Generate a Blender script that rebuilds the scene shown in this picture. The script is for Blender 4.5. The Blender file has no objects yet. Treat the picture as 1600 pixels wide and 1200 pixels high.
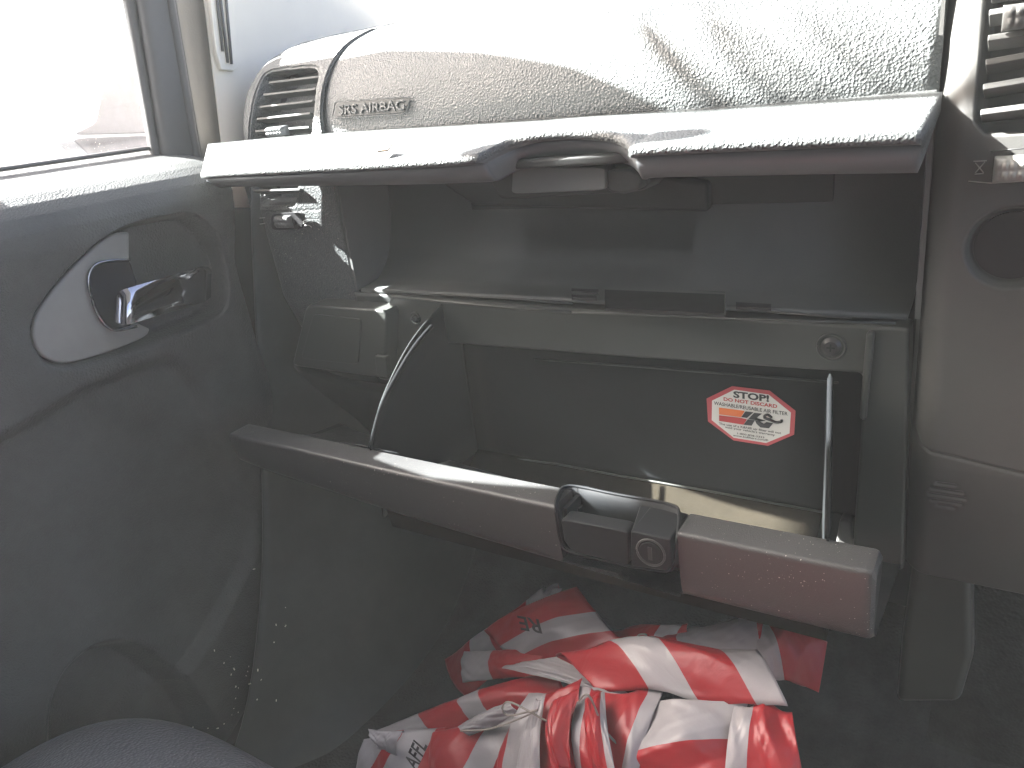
import bpy, bmesh, math, random
import numpy as np
from mathutils import Vector, Matrix
random.seed(4); rng = np.random.default_rng(4)
S = bpy.context.scene
C = S.collection

# ------------------------------------------------------------------ camera
F = 1200.0; D = 0.5; PITCH = math.radians(21); VX = np.array([-1900., 230., -F])
best = None
for r in np.linspace(-.5, .5, 20001):
    u = np.array([math.sin(r)*math.cos(PITCH), math.cos(r)*math.cos(PITCH), math.sin(PITCH)])
    e = abs(u @ VX)
    if best is None or e < best[0]: best = (e, r, u)
UP = best[2]; XA = -VX/np.linalg.norm(VX); XA -= XA@UP*UP; XA /= np.linalg.norm(XA); YA = np.cross(UP, XA)
R = np.array([XA, YA, UP])            # camera axes expressed in the car's axes (X right, Y forward, Z up)
CAM = np.array([0., -D, 0.])
def P(px, py, X=None, Y=None, Z=None):
    """point on the plane X=, Y= or Z= seen at photo position (px, py)"""
    d = R @ np.array([px-800., 600.-py, -F])
    t = X/d[0] if X is not None else ((Y+D)/d[1] if Y is not None else Z/d[2])
    return CAM + d*t
cam = bpy.data.cameras.new('camera'); co = bpy.data.objects.new('camera', cam); C.objects.link(co)
M4 = Matrix(((R[0,0],R[0,1],R[0,2],0),(R[1,0],R[1,1],R[1,2],-D),(R[2,0],R[2,1],R[2,2],0),(0,0,0,1)))
co.matrix_world = M4
cam.sensor_width = 36; cam.lens = F/1600*36; cam.clip_start = .01; cam.clip_end = 500
S.camera = co

# ------------------------------------------------------------------ materials
def mat(name, col, rough=.5, metal=0, spec=.5, grain=0, gscale=700, kind='leather', dust=0, dustscale=900, cloud=0, coat=0, trans=0):
    m = bpy.data.materials.new(name); m.use_nodes = True; nt = m.node_tree; N = nt.nodes; L = nt.links
    b = N['Principled BSDF']; b.inputs['Base Color'].default_value = (*col, 1); b.inputs['Roughness'].default_value = rough
    b.inputs['Metallic'].default_value = metal; b.inputs['Specular IOR Level'].default_value = spec
    if coat: b.inputs['Coat Weight'].default_value = coat; b.inputs['Coat Roughness'].default_value = .15
    tc = N.new('ShaderNodeTexCoord')
    out = None
    if cloud or dust:
        n = N.new('ShaderNodeTexNoise'); n.inputs['Scale'].default_value = 9; n.inputs['Detail'].default_value = 6; n.inputs['Roughness'].default_value = .65
        L.new(tc.outputs['Object'], n.inputs['Vector'])
        mr = N.new('ShaderNodeMapRange'); mr.inputs['From Min'].default_value = .3; mr.inputs['From Max'].default_value = .75
        mr.inputs['To Min'].default_value = 1-cloud; mr.inputs['To Max'].default_value = 1+cloud
        L.new(n.outputs['Fac'], mr.inputs['Value'])
        mx = N.new('ShaderNodeMix'); mx.data_type = 'RGBA'; mx.blend_type = 'MULTIPLY'; mx.inputs['Factor'].default_value = 1
        mx.inputs['A'].default_value = (*col, 1); L.new(mr.outputs['Result'], mx.inputs['B']); out = mx.outputs['Result']
        mr2 = N.new('ShaderNodeMapRange'); mr2.inputs['From Min'].default_value = .3; mr2.inputs['From Max'].default_value = .7
        mr2.inputs['To Min'].default_value = rough-.08; mr2.inputs['To Max'].default_value = min(1, rough+.1)
        L.new(n.outputs['Fac'], mr2.inputs['Value']); L.new(mr2.outputs['Result'], b.inputs['Roughness'])
    if dust:
        v = N.new('ShaderNodeTexNoise'); v.inputs['Scale'].default_value = dustscale; v.inputs['Detail'].default_value = 1
        L.new(tc.outputs['Object'], v.inputs['Vector'])
        v2 = N.new('ShaderNodeTexNoise'); v2.inputs['Scale'].default_value = 14; v2.inputs['Detail'].default_value = 3
        L.new(tc.outputs['Object'], v2.inputs['Vector'])
        ad = N.new('ShaderNodeMath'); ad.operation = 'MULTIPLY_ADD'; ad.inputs[1].default_value = .35
        L.new(v2.outputs['Fac'], ad.inputs[0]); L.new(v.outputs['Fac'], ad.inputs[2])
        cr = N.new('ShaderNodeMapRange'); cr.inputs['From Min'].default_value = .955-dust*.08; cr.inputs['From Max'].default_value = .985-dust*.08
        L.new(ad.outputs['Value'], cr.inputs['Value'])
        mx2 = N.new('ShaderNodeMix'); mx2.data_type = 'RGBA'; L.new(cr.outputs['Result'], mx2.inputs['Factor'])
        L.new(out, mx2.inputs['A']); mx2.inputs['B'].default_value = (.45, .43, .38, 1); out = mx2.outputs['Result']
    if out: L.new(out, b.inputs['Base Color'])
    if grain:
        if kind == 'leather':
            t = N.new('ShaderNodeTexVoronoi'); t.inputs['Scale'].default_value = gscale; t.feature = 'F1'; src = t.outputs['Distance']
            nz = N.new('ShaderNodeTexNoise'); nz.inputs['Scale'].default_value = gscale*.25
            L.new(tc.outputs['Object'], nz.inputs['Vector'])
            va = N.new('ShaderNodeVectorMath'); va.operation = 'MULTIPLY_ADD'; va.inputs[1].default_value = (.0012, .0012, .0012)
            L.new(nz.outputs['Color'], va.inputs[0]); L.new(tc.outputs['Object'], va.inputs[2]); L.new(va.outputs['Vector'], t.inputs['Vector'])
        else:
            t = N.new('ShaderNodeTexNoise'); t.inputs['Scale'].default_value = gscale; t.inputs['Detail'].default_value = 3; src = t.outputs['Fac']
            L.new(tc.outputs['Object'], t.inputs['Vector'])
        bp = N.new('ShaderNodeBump'); bp.inputs['Strength'].default_value = grain; bp.inputs['Distance'].default_value = .0008
        L.new(src, bp.inputs['Height']); L.new(bp.outputs['Normal'], b.inputs['Normal'])
    return m
MAT = dict(
 dash = mat('dash_grain', (.092,.101,.101), .48, grain=.9, gscale=620, dust=.5, cloud=.12),
 dashs = mat('dash_satin', (.043,.048,.047), .55, grain=.2, gscale=900, kind='n', cloud=.15),
 panel = mat('glove_satin', (.052,.053,.053), .42, grain=.35, gscale=1300, kind='n', dust=.22, cloud=.12),
 frame = mat('frame_plastic', (.054,.058,.053), .5, grain=.15, gscale=1200, kind='n', cloud=.15),
 dark = mat('dark_plastic', (.016,.017,.018), .5, cloud=.2),
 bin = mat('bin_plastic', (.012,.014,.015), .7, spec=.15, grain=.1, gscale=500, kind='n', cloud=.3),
 gloss = mat('gloss_black', (.016,.018,.020), .55, spec=.2, cloud=.1),
 door = mat('door_vinyl', (.084,.089,.086), .55, grain=.6, gscale=620, cloud=.32),
 bezel = mat('bezel_grey', (.33,.335,.31), .45, metal=.2, cloud=.15),
 chrome = mat('chrome', (.42,.42,.46), .07, metal=1),
 blue = mat('escutcheon', (.010,.013,.022), .22, spec=.35),
 rubber = mat('rubber_seal', (.085,.083,.082), .6, cloud=.15, grain=.2, gscale=600, kind='n'),
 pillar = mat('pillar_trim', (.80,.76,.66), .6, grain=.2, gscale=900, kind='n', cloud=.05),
 pgrey = mat('pillar_grey', (.10,.10,.10), .6, cloud=.06),
 console = mat('console_plastic', (.078,.079,.075), .5, grain=.12, gscale=1200, kind='n', cloud=.1),
 carpet = mat('carpet', (.045,.048,.048), 1.0, spec=.1, grain=1, gscale=380, kind='leather', cloud=.45),
 sill = mat('sill_plastic', (.06,.066,.064), .5, cloud=.25),
 seat = mat('seat_leather', (.125,.13,.14), .38, grain=1, gscale=420, cloud=.1, dust=.15),
 metal = mat('lever_metal', (.15,.16,.16), .35, cloud=.05),
 screw = mat('screw_steel', (.10,.10,.10), .35, metal=.8),
 white = mat('print_white', (.55,.55,.53), .5), icon = mat('icon_print', (.4,.4,.38), .6),
 red = mat('sticker_red', (.38,.05,.06), .45), blk = mat('print_black', (.02,.02,.022), .5),
 paper = mat('sticker_paper', (.58,.57,.53), .5, cloud=.08), orange = mat('print_orange', (.60,.14,.03), .5),
 dred = mat('print_dark_red', (.38,.03,.03), .5), crumb = mat('crumb', (.6,.58,.5), .8), leaf = mat('dry_leaf', (.12,.08,.05), .8),
 green = mat('leaf_green', (.06,.10,.03), .5),
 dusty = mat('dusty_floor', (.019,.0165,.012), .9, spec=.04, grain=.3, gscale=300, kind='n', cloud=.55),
 edge = mat('matt_edge', (.007,.008,.009), .9, spec=.1), comp = mat('compartment_plastic', (.115,.122,.120), .5, grain=.2, gscale=900, kind='n', cloud=.12), lip = mat('lid_lip', (.13,.137,.142), .45, cloud=.1),
 cord = mat('cord', (.22,.20,.18), .6),
 mirrorm = mat('mirror_grey', (.065,.062,.08), .5, cloud=.5, dust=.6, dustscale=500),
 headl = mat('headliner', (.26,.26,.25), .9), outside = mat('ground_concrete', (.42,.41,.39), .9, grain=.2, gscale=20, kind='n'),
)

# ------------------------------------------------------------------ helpers
def put(name, me, m, parent=None):
    me.name = name; o = bpy.data.objects.new(name, me); C.objects.link(o)
    if m is not None and not me.materials: me.materials.append(MAT[m] if isinstance(m, str) else m)
    if parent is not None: o.parent = parent; o.matrix_parent_inverse = parent.matrix_world.inverted()
    return o
def thing(name, label, cat, loc=(0,0,0), group=None):
    o = bpy.data.objects.new(name, None); C.objects.link(o); o.location = loc; o.empty_display_size = .02
    bpy.context.view_layer.update()
    o.matrix_world = Matrix.Translation(loc)
    o['label'] = label; o['category'] = cat
    if group: o['group'] = group
    return o
def tag(o, label=None, cat=None, group=None, kind=None):
    if label: o['label'] = label
    if cat: o['category'] = cat
    if group: o['group'] = group
    if kind: o['kind'] = kind
    return o
def mesh(verts, faces, smooth=True):
    me = bpy.data.meshes.new('m'); me.from_pydata([tuple(map(float, v)) for v in verts], [], faces)
    me.polygons.foreach_set('use_smooth', [smooth]*len(me.polygons)); me.update(); return me
def fixn(me):
    bm = bmesh.new(); bm.from_mesh(me); bmesh.ops.remove_doubles(bm, verts=bm.verts, dist=1e-6); bmesh.ops.recalc_face_normals(bm, faces=bm.faces); bm.to_mesh(me); bm.free(); return me
def join(meshes):
    bm = bmesh.new()
    mats = []
    for me in meshes:
        off = []
        for mt in me.materials:
            if mt not in mats: mats.append(mt)
            off.append(mats.index(mt))
        n = len(bm.faces); bm.from_mesh(me); bm.faces.ensure_lookup_table()
        if off:
            for f in bm.faces[n:]: f.material_index = off[min(f.material_index, len(off)-1)]
    out = bpy.data.meshes.new('m'); bm.to_mesh(out); bm.free()
    for mt in mats: out.materials.append(mt)
    return out
def withm(me, m): me.materials.clear(); me.materials.append(MAT[m] if isinstance(m, str) else m); return me
def grid(Pts, closeu=False, closev=False, smooth=True):
    Pts = np.asarray(Pts); a, b = Pts.shape[:2]
    fs = []
    for i in range(a if closeu else a-1):
        for j in range(b if closev else b-1):
            i2 = (i+1) % a; j2 = (j+1) % b
            fs.append((i*b+j, i2*b+j, i2*b+j2, i*b+j2))
    return mesh(Pts.reshape(-1, 3), fs, smooth)
def cr(pts, n):
    """Catmull-Rom through pts, n samples per span"""
    p = np.asarray(pts, float); q = np.vstack([2*p[0]-p[1], p, 2*p[-1]-p[-2]]); out = []
    for i in range(1, len(q)-2):
        for t in np.linspace(0, 1, n, endpoint=False):
            out.append(.5*((2*q[i])+(-q[i-1]+q[i+1])*t+(2*q[i-1]-5*q[i]+4*q[i+1]-q[i+2])*t*t+(-q[i-1]+3*q[i]-3*q[i+1]+q[i+2])*t**3))
    out.append(p[-1]); return np.array(out)
def sheet(rows, nu=6, nv=6):
    rows = [cr(r, nv) for r in rows]; A = np.array(rows)
    return grid(np.array([cr(A[:, j], nu) for j in range(A.shape[1])]))
def bevel(o, w=.0015, seg=3, ang=35):
    b = o.modifiers.new('bevel', 'BEVEL'); b.width = w; b.segments = seg; b.limit_method = 'ANGLE'; b.angle_limit = math.radians(ang); b.harden_normals = True
    o.data.polygons.foreach_set('use_smooth', [True]*len(o.data.polygons)); return o
def solid(o, t, off=-1):
    s = o.modifiers.new('solid', 'SOLIDIFY'); s.thickness = t; s.offset = off; return o
def prism(pts, vec, smooth=False):
    """polygon of 3D points extruded by vec"""
    n = len(pts); v = [Vector(p) for p in pts]; w = [p+Vector(vec) for p in v]
    fs = [tuple(range(n)), tuple(range(2*n-1, n-1, -1))]+[(i, i+n, (i+1) % n+n, (i+1) % n) for i in range(n)]
    return fixn(mesh(v+w, fs, smooth))
def rnd(poly, k=3, r=.25):
    """round the corners of a 2D/3D polygon (r = share of the sides)"""
    p = [np.array(q, float) for q in poly]; out = []
    for i in range(len(p)):
        a = p[i-1]; b = p[i]; c = p[(i+1) % len(p)]
        s = b+(a-b)*r; e = b+(c-b)*r
        for t in np.linspace(0, 1, k+1): out.append((1-t)**2*s+2*t*(1-t)*b+t*t*e)
    return out
def PP(pts, **k): return [P(x, y, **k) for x, y in pts]
def box(c, s, rot=None):
    c = Vector(c); h = Vector(s)/2; vs = []
    for x in (-1, 1):
        for y in (-1, 1):
            for z in (-1, 1):
                v = Vector((x*h.x, y*h.y, z*h.z)); v = rot @ v if rot else v; vs.append(c+v)
    return fixn(mesh(vs, [(0,1,3,2),(4,6,7,5),(0,4,5,1),(2,3,7,6),(0,2,6,4),(1,5,7,3)], False))
def tube(path, r, n=12, flat=1.0, caps=True):
    path = [Vector(p) for p in path]; rings = []
    up = Vector((0, 0, 1))
    for i, p in enumerate(path):
        t = (path[min(i+1, len(path)-1)]-path[max(i-1, 0)]).normalized()
        a = t.cross(up); a = a.normalized() if a.length > 1e-3 else Vector((1, 0, 0)); b = a.cross(t)
        rr = r[i] if hasattr(r, '__len__') else r
        rings.append([p+a*math.cos(q)*rr+b*math.sin(q)*rr*flat for q in np.linspace(0, 2*math.pi, n, endpoint=False)])
    me = grid(rings, closev=True)
    if caps:
        bm = bmesh.new(); bm.from_mesh(me); bmesh.ops.holes_fill(bm, edges=bm.edges); bm.to_mesh(me); bm.free()
    return fixn(me)
def disc(c, r, axis, d, n=32, r2=None):
    """short cylinder centred c, along axis by d"""
    axis = Vector(axis).normalized(); c = Vector(c); a = axis.orthogonal().normalized(); b = axis.cross(a); r2 = r if r2 is None else r2
    A = [c+(a*math.cos(t)+b*math.sin(t))*r for t in np.linspace(0, 2*math.pi, n, endpoint=False)]
    B = [c+axis*d+(a*math.cos(t)+b*math.sin(t))*r2 for t in np.linspace(0, 2*math.pi, n, endpoint=False)]
    return fixn(mesh(A+B, [tuple(range(n)), tuple(range(2*n-1, n-1, -1))]+[(i, i+n, (i+1) % n+n, (i+1) % n) for i in range(n)], False))
def sdpoly(U, V, poly):
    """signed distance to polygon, positive inside"""
    poly = np.asarray(poly, float); n = len(poly); d = np.full(U.shape, 1e9); ins = np.zeros(U.shape, bool)
    for i in range(n):
        a = poly[i]; b = poly[(i+1) % n]; e = b-a; wx = U-a[0]; wy = V-a[1]
        t = np.clip((wx*e[0]+wy*e[1])/max(e@e, 1e-12), 0, 1)
        d = np.minimum(d, np.hypot(wx-e[0]*t, wy-e[1]*t))
        c = ((a[1] <= V) != (b[1] <= V)); xx = a[0]+(V-a[1])/(b[1]-a[1]+1e-12)*e[0]
        ins ^= c & (U < xx)
    return np.where(ins, d, -d)
def ss(x, w): t = np.clip(x/w, 0, 1); return t*t*(3-2*t)
def sdline(U, V, line):
    d = np.full(U.shape, 1e9); line = np.asarray(line, float)
    for a, b in zip(line[:-1], line[1:]):
        e = b-a; t = np.clip(((U-a[0])*e[0]+(V-a[1])*e[1])/max(e@e, 1e-12), 0, 1)
        d = np.minimum(d, np.hypot(U-a[0]-e[0]*t, V-a[1]-e[1]*t))
    return d
FONT = {}
def text_mesh(s, bold=.0):
    cu = bpy.data.curves.new('t', 'FONT'); cu.body = s; cu.size = 1; cu.offset = bold; cu.resolution_u = 3
    o = bpy.data.objects.new('t', cu); C.objects.link(o); dg = bpy.context.evaluated_depsgraph_get(); dg.update()
    me = bpy.data.meshes.new_from_object(o.evaluated_get(dg)); bpy.data.objects.remove(o); bpy.data.curves.remove(cu); return me
def text_fit(s, p0, p1, up, nrm, h, depth=.0002, bold=.0, m='blk'):
    """lay text between the baseline points p0 and p1, cap height h, raised by depth along nrm"""
    me = text_mesh(s, bold); co_ = np.array([v.co[:] for v in me.vertices]); x0, x1 = co_[:, 0].min(), co_[:, 0].max(); H = .69
    p0 = np.array(p0); p1 = np.array(p1); up = np.array(up, float); nrm = np.array(nrm, float)
    bm = bmesh.new(); bm.from_mesh(me)
    for v in bm.verts:
        q = p0+(p1-p0)*((v.co.x-x0)/(x1-x0))+up*(v.co.y/H*h)+nrm*depth; v.co = q
    for f in bm.faces: f.smooth = False
    # give it thickness
    if depth > .0004:
        r = bmesh.ops.extrude_face_region(bm, geom=bm.faces[:])
        for v in [g for g in r['geom'] if isinstance(g, bmesh.types.BMVert)]: v.co += Vector(nrm*-depth)
        bmesh.ops.recalc_face_normals(bm, faces=bm.faces)
    bm.to_mesh(me); bm.free(); me.materials.clear(); me.materials.append(MAT[m]); return me

# ================================================================== DASHBOARD
dash = thing('dashboard', 'charcoal grained dashboard with two open glove compartments and a side air vent', 'dashboard', (-.3, 0, -.03))
# --- airbag cover and dash top: one profile (Y, Z) swept across the car
prof = [(.012,-.06),(.001,-.03),(.000,-.014),(.002,-.002),(.008,.012),(.019,.026),(.036,.039),(.060,.049),(.10,.058),(.16,.064),(.26,.068),(.42,.069)]
prof = [(y, z*1.13 if z > 0 else z) for y, z in prof]
pr = cr(prof, 5)
def dash_y(z, x=0):
    zz = pr[:, 1]; return np.interp(z, zz, pr[:, 0])
xs = np.linspace(-.511, -.043, 60)
rows = []
for x in xs:
    bow = .03*((x+.28)/.25)**4*.15
    rows.append([(x, y+bow, z) for y, z in pr])
o = put('airbag_cover', grid(rows), 'dash', dash); solid(o, .004)
# embossed badge on the cover: a sunk plate, raised lettering
bd = [(528,160),(643,152),(634,176),(523,183)]
def on_cover(px, py, off=0):
    y = 0.
    for _ in range(25):
        p = P(px, py, Y=y); y = .5*y+.5*float(dash_y(p[2]))
    p[1] -= off; return p
bp_ = [on_cover(*q, .0012) for q in rnd(bd, 3, .12)]
badge = put('badge_plate', prism(bp_, (0, .004, 0)), 'dashs', dash); bevel(badge, .0004, 2)
ring = [on_cover(*q, .0016) for q in rnd([(526,158),(645,150),(636,178),(521,185)], 3, .12)]
put('badge_rim', tube(ring+[ring[0]], .0005, 6), 'dash', badge)
put('raised_lettering', text_fit('SRS AIRBAG', on_cover(532,179,.0012), on_cover(634,171,.0012), (0,.25,1), (0,-1,.25), .0072, .0011, .01, 'dash'), 'dash', badge)

# --- left vent pod (relief surface on the dash's own curve)
def relief(name, m, parent, us, vs, base, feats, lines=(), axis=1, sgn=1, extra=None):
    """dense surface; base(U,V)->third coordinate; feats = (poly, depth, width) sunk (depth>0) along sgn*axis"""
    U, V = np.meshgrid(us, vs, indexing='ij'); W = base(U, V).astype(float)
    for poly, dep, w in feats: W = W+sgn*dep*ss(sdpoly(U, V, poly)+w/2, w)
    for ln, dep, w in lines: W = W+sgn*dep*np.exp(-(sdline(U, V, ln)/w)**2)
    if extra is not None: W = W+extra(U, V)
    if axis == 1: A = np.stack([U, W, V], -1)
    else: A = np.stack([W, U, V], -1)
    return put(name, grid(A), m, parent)
YP = -.008
def xz(pts, Y): return [(P(x, y, Y=Y)[0], P(x, y, Y=Y)[2]) for x, y in pts]
ven = xz(rnd([(414,116),(497,108),(488,175),(478,300),(474,314),(412,318),(398,300),(393,222),(398,165)], 3, .22), YP)
pod_out = xz([(365,300),(372,325),(400,352)], YP)
def xzc(pts): return [(lambda q: (q[0], q[2]))(on_cover(*p)) for p in pts]
ven = xzc(rnd([(414,116),(497,108),(488,175),(478,300),(474,314),(412,318),(398,300),(393,222),(398,165)], 3, .22))
def podbase(U, V):
    drop = .055*np.clip((-.592-U)/.10, 0, 2)**2
    y0 = dash_y(V+drop)
    return np.where(V+drop > -.02, y0+.0, np.interp(V, [-.262,-.22,-.17,-.1,-.02], [.05,.022,.004,.0,.0]))+.03*np.clip((-.603-U)/.035, 0, 2.4)**2
    y = np.interp(V, [-.20,-.15,-.125,-.10,-.06,.0,.02,.034,.045,.055,.064,.071], [.045,.020,.006,-.002,-.007,-.008,-.004,.004,.014,.030,.056,.10])
    edge = np.clip((-.603-U)/.035, 0, 2.4)                    # rolls away to the left
    edge2 = np.clip((U+.5155)/.003, 0, 1)*.25
    return y+.03*edge**2+.030*edge2**2*np.interp(V,[-.2,-.05,0,.05],[1,1,1,.4])
pod = relief('side_vent_housing', 'dash', dash, np.arange(-.690, -.5085, .0009), np.arange(-.262, .0645, .0009), podbase,
   [(ven, .03, .0035)], lines=[(xz([(405,333),(498,330),(500,360),(404,362)], YP), .0005, .0008)])
solid(pod, .002)
rows = []
for x in np.linspace(-.68, -.511, 30):
    dr = .055*max(0, (-.592-x)/.10)**2; rows.append([(x, y, z-dr) for y, z in pr if z > .0595])
put('dash_end_top', grid(rows), 'dash', dash); solid(dash.children[-1], .003)
put('vent_shade', prism([(x, float(dash_y(z))+.026, z) for x, z in ven], (0,.002,0)), 'blk', pod)  # black sheet put in as the shade inside the vent
# slats
def slat(pa, pb, Y, parent, m='dashs', depth=.012, th=.0022, tilt=.35, name='slat'):
    a = Vector(P(*pa, Y=Y) if Y is not None else on_cover(*pa, -.008)); b = Vector(P(*pb, Y=Y) if Y is not None else on_cover(*pb, -.008)); c = (a+b)/2; L_ = (b-a).length
    ang = math.atan2(b.z-a.z, b.x-a.x); rot = Matrix.Rotation(-ang, 3, 'Y') @ Matrix.Rotation(-tilt, 3, 'X')
    o = put(name, box(c, (L_, depth, th), rot), m, parent); bevel(o, .0006, 2); return o
vsl = [((418,133),(494,124)),((409,152),(490,143)),((403,171),(486,162)),((399,190),(482,181)),((396,209),(480,203))]
for a, b in vsl: slat(a, b, None, pod)
slat((404,300),(476,298), YP+.008, pod)
def ribbed(name, c, sx, sy, sz, nx, nz, parent, m='metal'):
    """thumb control with a diamond-cut front"""
    us = np.linspace(-1, 1, nx*6+1); vs_ = np.linspace(-1, 1, nz*6+1)
    A = []
    for u in us:
        row = []
        for v in vs_:
            f = (1-abs(u)**6)*(1-abs(v)**6)
            bumps = .14*abs(math.sin(u*nx*math.pi/2))*abs(math.sin(v*nz*math.pi/2))
            row.append((c[0]+u*sx/2, c[1]-sy*(math.sqrt(max(0, f))*.8+bumps*f), c[2]+v*sz/2))
        A.append(row)
    o = put(name, grid(A), m, parent); solid(o, .001); return o
kp = P(436, 205, Y=.0); ribbed('thumb_knob', kp, .026, .009, .009, 7, 3, pod)
wp = P(446, 346, Y=-.030)
o = put('wheel_pocket', prism(rnd(PP([(424,334),(472,332),(472,358),(424,360)], Y=-.0085), 3, .25), (0,.004,0)), 'blk', pod)
ribbed('thumb_wheel', P(446,346,Y=-.0075), .022, .008, .0115, 6, 3, pod)
def stroke(pts, Y, r, parent, name, m='icon'):
    return put(name, tube(PP(pts, Y=Y), r, 6), m, parent)
for q in ([(473,347),(480,341),(487,340)],[(474,349),(482,346),(489,348)],[(476,352),(483,352),(487,355)],[(406,341),(414,340)],[(406,350),(414,349)]): put('airflow_mark', tube(PP(q, Y=-.0085), .00035, 5), 'icon', pod)

# --- skin left of the compartments, under the pod
sk = [[(-.5105,.003,-.160),(-.49,.003,-.160),(-.47,.003,-.160),(-.45,.003,-.160)], [(-.5105,.008,-.19),(-.49,.008,-.19),(-.47,.008,-.19),(-.45,.008,-.19)],
      [(-.5105,.05,-.262),(-.49,.05,-.262),(-.47,.05,-.262),(-.45,.05,-.262)], [(-.5105,.09,-.34),(-.49,.09,-.34),(-.47,.09,-.34),(-.45,.09,-.34)]]
o = put('lower_side_skin', sheet([[np.array(p) for p in r] for r in sk]), 'dashs', dash); solid(o, .003)

# --- upper compartment: an open box behind the raised lid
XL, XR, ZF, ZT, YB = -.505, -.046, -.158, -.03, .058
def quad(a, b, c, d, n=2):
    a, b, c, d = map(np.array, (a, b, c, d)); A = []
    for s in np.linspace(0, 1, n): A.append([(a*(1-s)+b*s)*(1-t)+(d*(1-s)+c*s)*t for t in np.linspace(0, 1, n)])
    return grid(A, smooth=False)
bpf = cr([(YB,ZT),(YB,-.075),(YB-.004,-.105),(.044,-.135),(.030,-.150),(.018,ZF+.004),(0,ZF+.002)], 5)
bwall = grid([[(XL+.004+(XR-XL-.008)*s, y, z) for s in np.linspace(0, 1, 4)] for y, z in bpf])
cb = [quad((XL,0,ZT),(XL,0,ZF),(XL+.006,YB,ZF+.006),(XL+.006,YB,ZT)), quad((XR,0,ZT),(XR-.006,YB,ZT),(XR-.006,YB,ZF+.006),(XR,0,ZF)),
      bwall, quad((XL,0,ZT),(XL+.006,YB,ZT),(XR-.006,YB,ZT),(XR,0,ZT))]
comp = put('upper_compartment', fixn(join(cb)), 'comp', dash); solid(comp, .003, 1)
# raised panel on the back wall, ledges and slots on the floor
put('back_wall_panel', box((-.255, YB-.001, -.082), (.30, .003, .03)), 'dashs', comp); bevel(comp.children[-1], .002)
def ridge(pts, r, parent, name='rib', m='frame', Y=None, Z=None):
    k = dict(Y=Y) if Y is not None else dict(Z=Z); return put(name, tube(PP(pts, **k), r, 6), m, parent)
ridge([(612,462),(700,472),(800,481),(893,488)], .0012, comp, Z=-.1545)
ridge([(680,460),(790,466),(895,474)], .001, comp, Z=-.1545)
ridge([(893,488),(1000,492),(1200,500),(1400,505)], .0008, comp, Z=-.1545)
for q in ([(893,450),(935,452),(935,457),(893,455)], [(893,460),(932,462),(932,466),(893,464)], [(945,449),(1133,459),(1133,490),(945,482)], [(1150,472),(1205,475),(1205,482),(1150,479)]):
    t = put('floor_slot', prism(PP(q, Z=-.1535), (0,0,-.002)), 'dark', comp)
for q in ([(945,447),(1133,457),(1133,490)], [(1200,487),(1330,497)]): ridge(q, .0005, comp, Z=-.153)
# striker recess under the lid, at the top of the opening
sb = put('striker_recess', prism(PP([(690,290),(740,322),(1105,332),(1105,285),(1020,270),(700,268)], Y=.046), (0,.02,0)), 'dashs', dash); bevel(sb, .004)

# --- glove box frame: top bar, left cheek and right post in one moulding
fr = [(603,478),(612,462),(1000,489),(1421,513),(1418,700),(1411,893),(1330,880),(1333,840),(1350,600),(1345,584),(1000,560),(650,533),(640,545),(604,596),(590,592)]
frame = put('glove_box_frame', prism(PP(fr, Y=-.004), (0,.022,0)), 'frame', dash); bevel(frame, .0025, 3)
rib = put('frame_rib', prism(PP([(1353,520),(1366,520),(1352,660),(1342,655)], Y=-.009), (0,.007,0)), 'frame', frame); bevel(rib, .002)
for q in ((650,497,9),(1299,542,15)):
    c = P(q[0], q[1], Y=-.004); r_ = q[2]/1200*.55
    sc = put('screw', disc(c, r_*.95, (0,-1,0), .0022, 28, r_*.6), 'screw', dash); bevel(sc, .0004, 2)
    rg = [Vector(c)+Vector((math.cos(a)*r_*1.25, -.0006, math.sin(a)*r_*1.25)) for a in np.linspace(0, 2*math.pi, 28)]
    put('screw_seat', tube(rg, .0008, 6), 'frame', sc)
    put('cross_slot', join([box((c[0], c[1]-.0022, c[2]), (r_*.75, .0004, r_*.16)), box((c[0], c[1]-.0024, c[2]), (r_*.16, .0004, r_*.75))]), 'blk', sc)
# --- fuse hatch at the dash end
fh = put('fuse_box_cover', prism(rnd(PP([(478,476),(605,485),(602,592),(455,572)], Y=-.02), 3, .08), (0,.05,0)), 'frame', dash); bevel(fh, .003, 3)
hp = put('hatch_lid', prism(rnd(PP([(489,491),(564,499),(559,570),(470,560)], Y=-.0215), 3, .08), (0,.003,0)), 'frame', fh); bevel(hp, .0007, 2)
ht = put('hatch_tab', prism(PP([(585,556),(603,558),(606,590),(588,586)], Y=-.024), (0,.006,0)), 'frame', fh); bevel(ht, .001)
# --- behind the glove box: dark heater casing under the dash
o = put('under_dash_casing', join([quad((-.72,.078,-.155),(-.72,.10,-.36),(-.03,.10,-.36),(-.03,.078,-.155)), quad((-.72,.10,-.36),(-.72,.2,-.52),(-.03,.2,-.52),(-.03,.10,-.36))]), 'dark', dash); solid(o, .003, 1)
put('end_casing', quad((-.76,.0,-.02),(-.76,.03,-.40),(-.60,.09,-.40),(-.60,.06,-.02)), 'dashs', dash); solid(dash.children[-1], .003)
o = put('cheek_panel', sheet([[P(460,560,Y=.0), P(540,590,Y=.01), P(620,600,Y=.03)], [P(465,640,Y=.03), P(540,660,Y=.05), P(600,680,Y=.06)], [P(450,700,Y=.05), P(520,730,Y=.07), P(590,740,Y=.07)]]), 'dark', dash); solid(o, .002)

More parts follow.
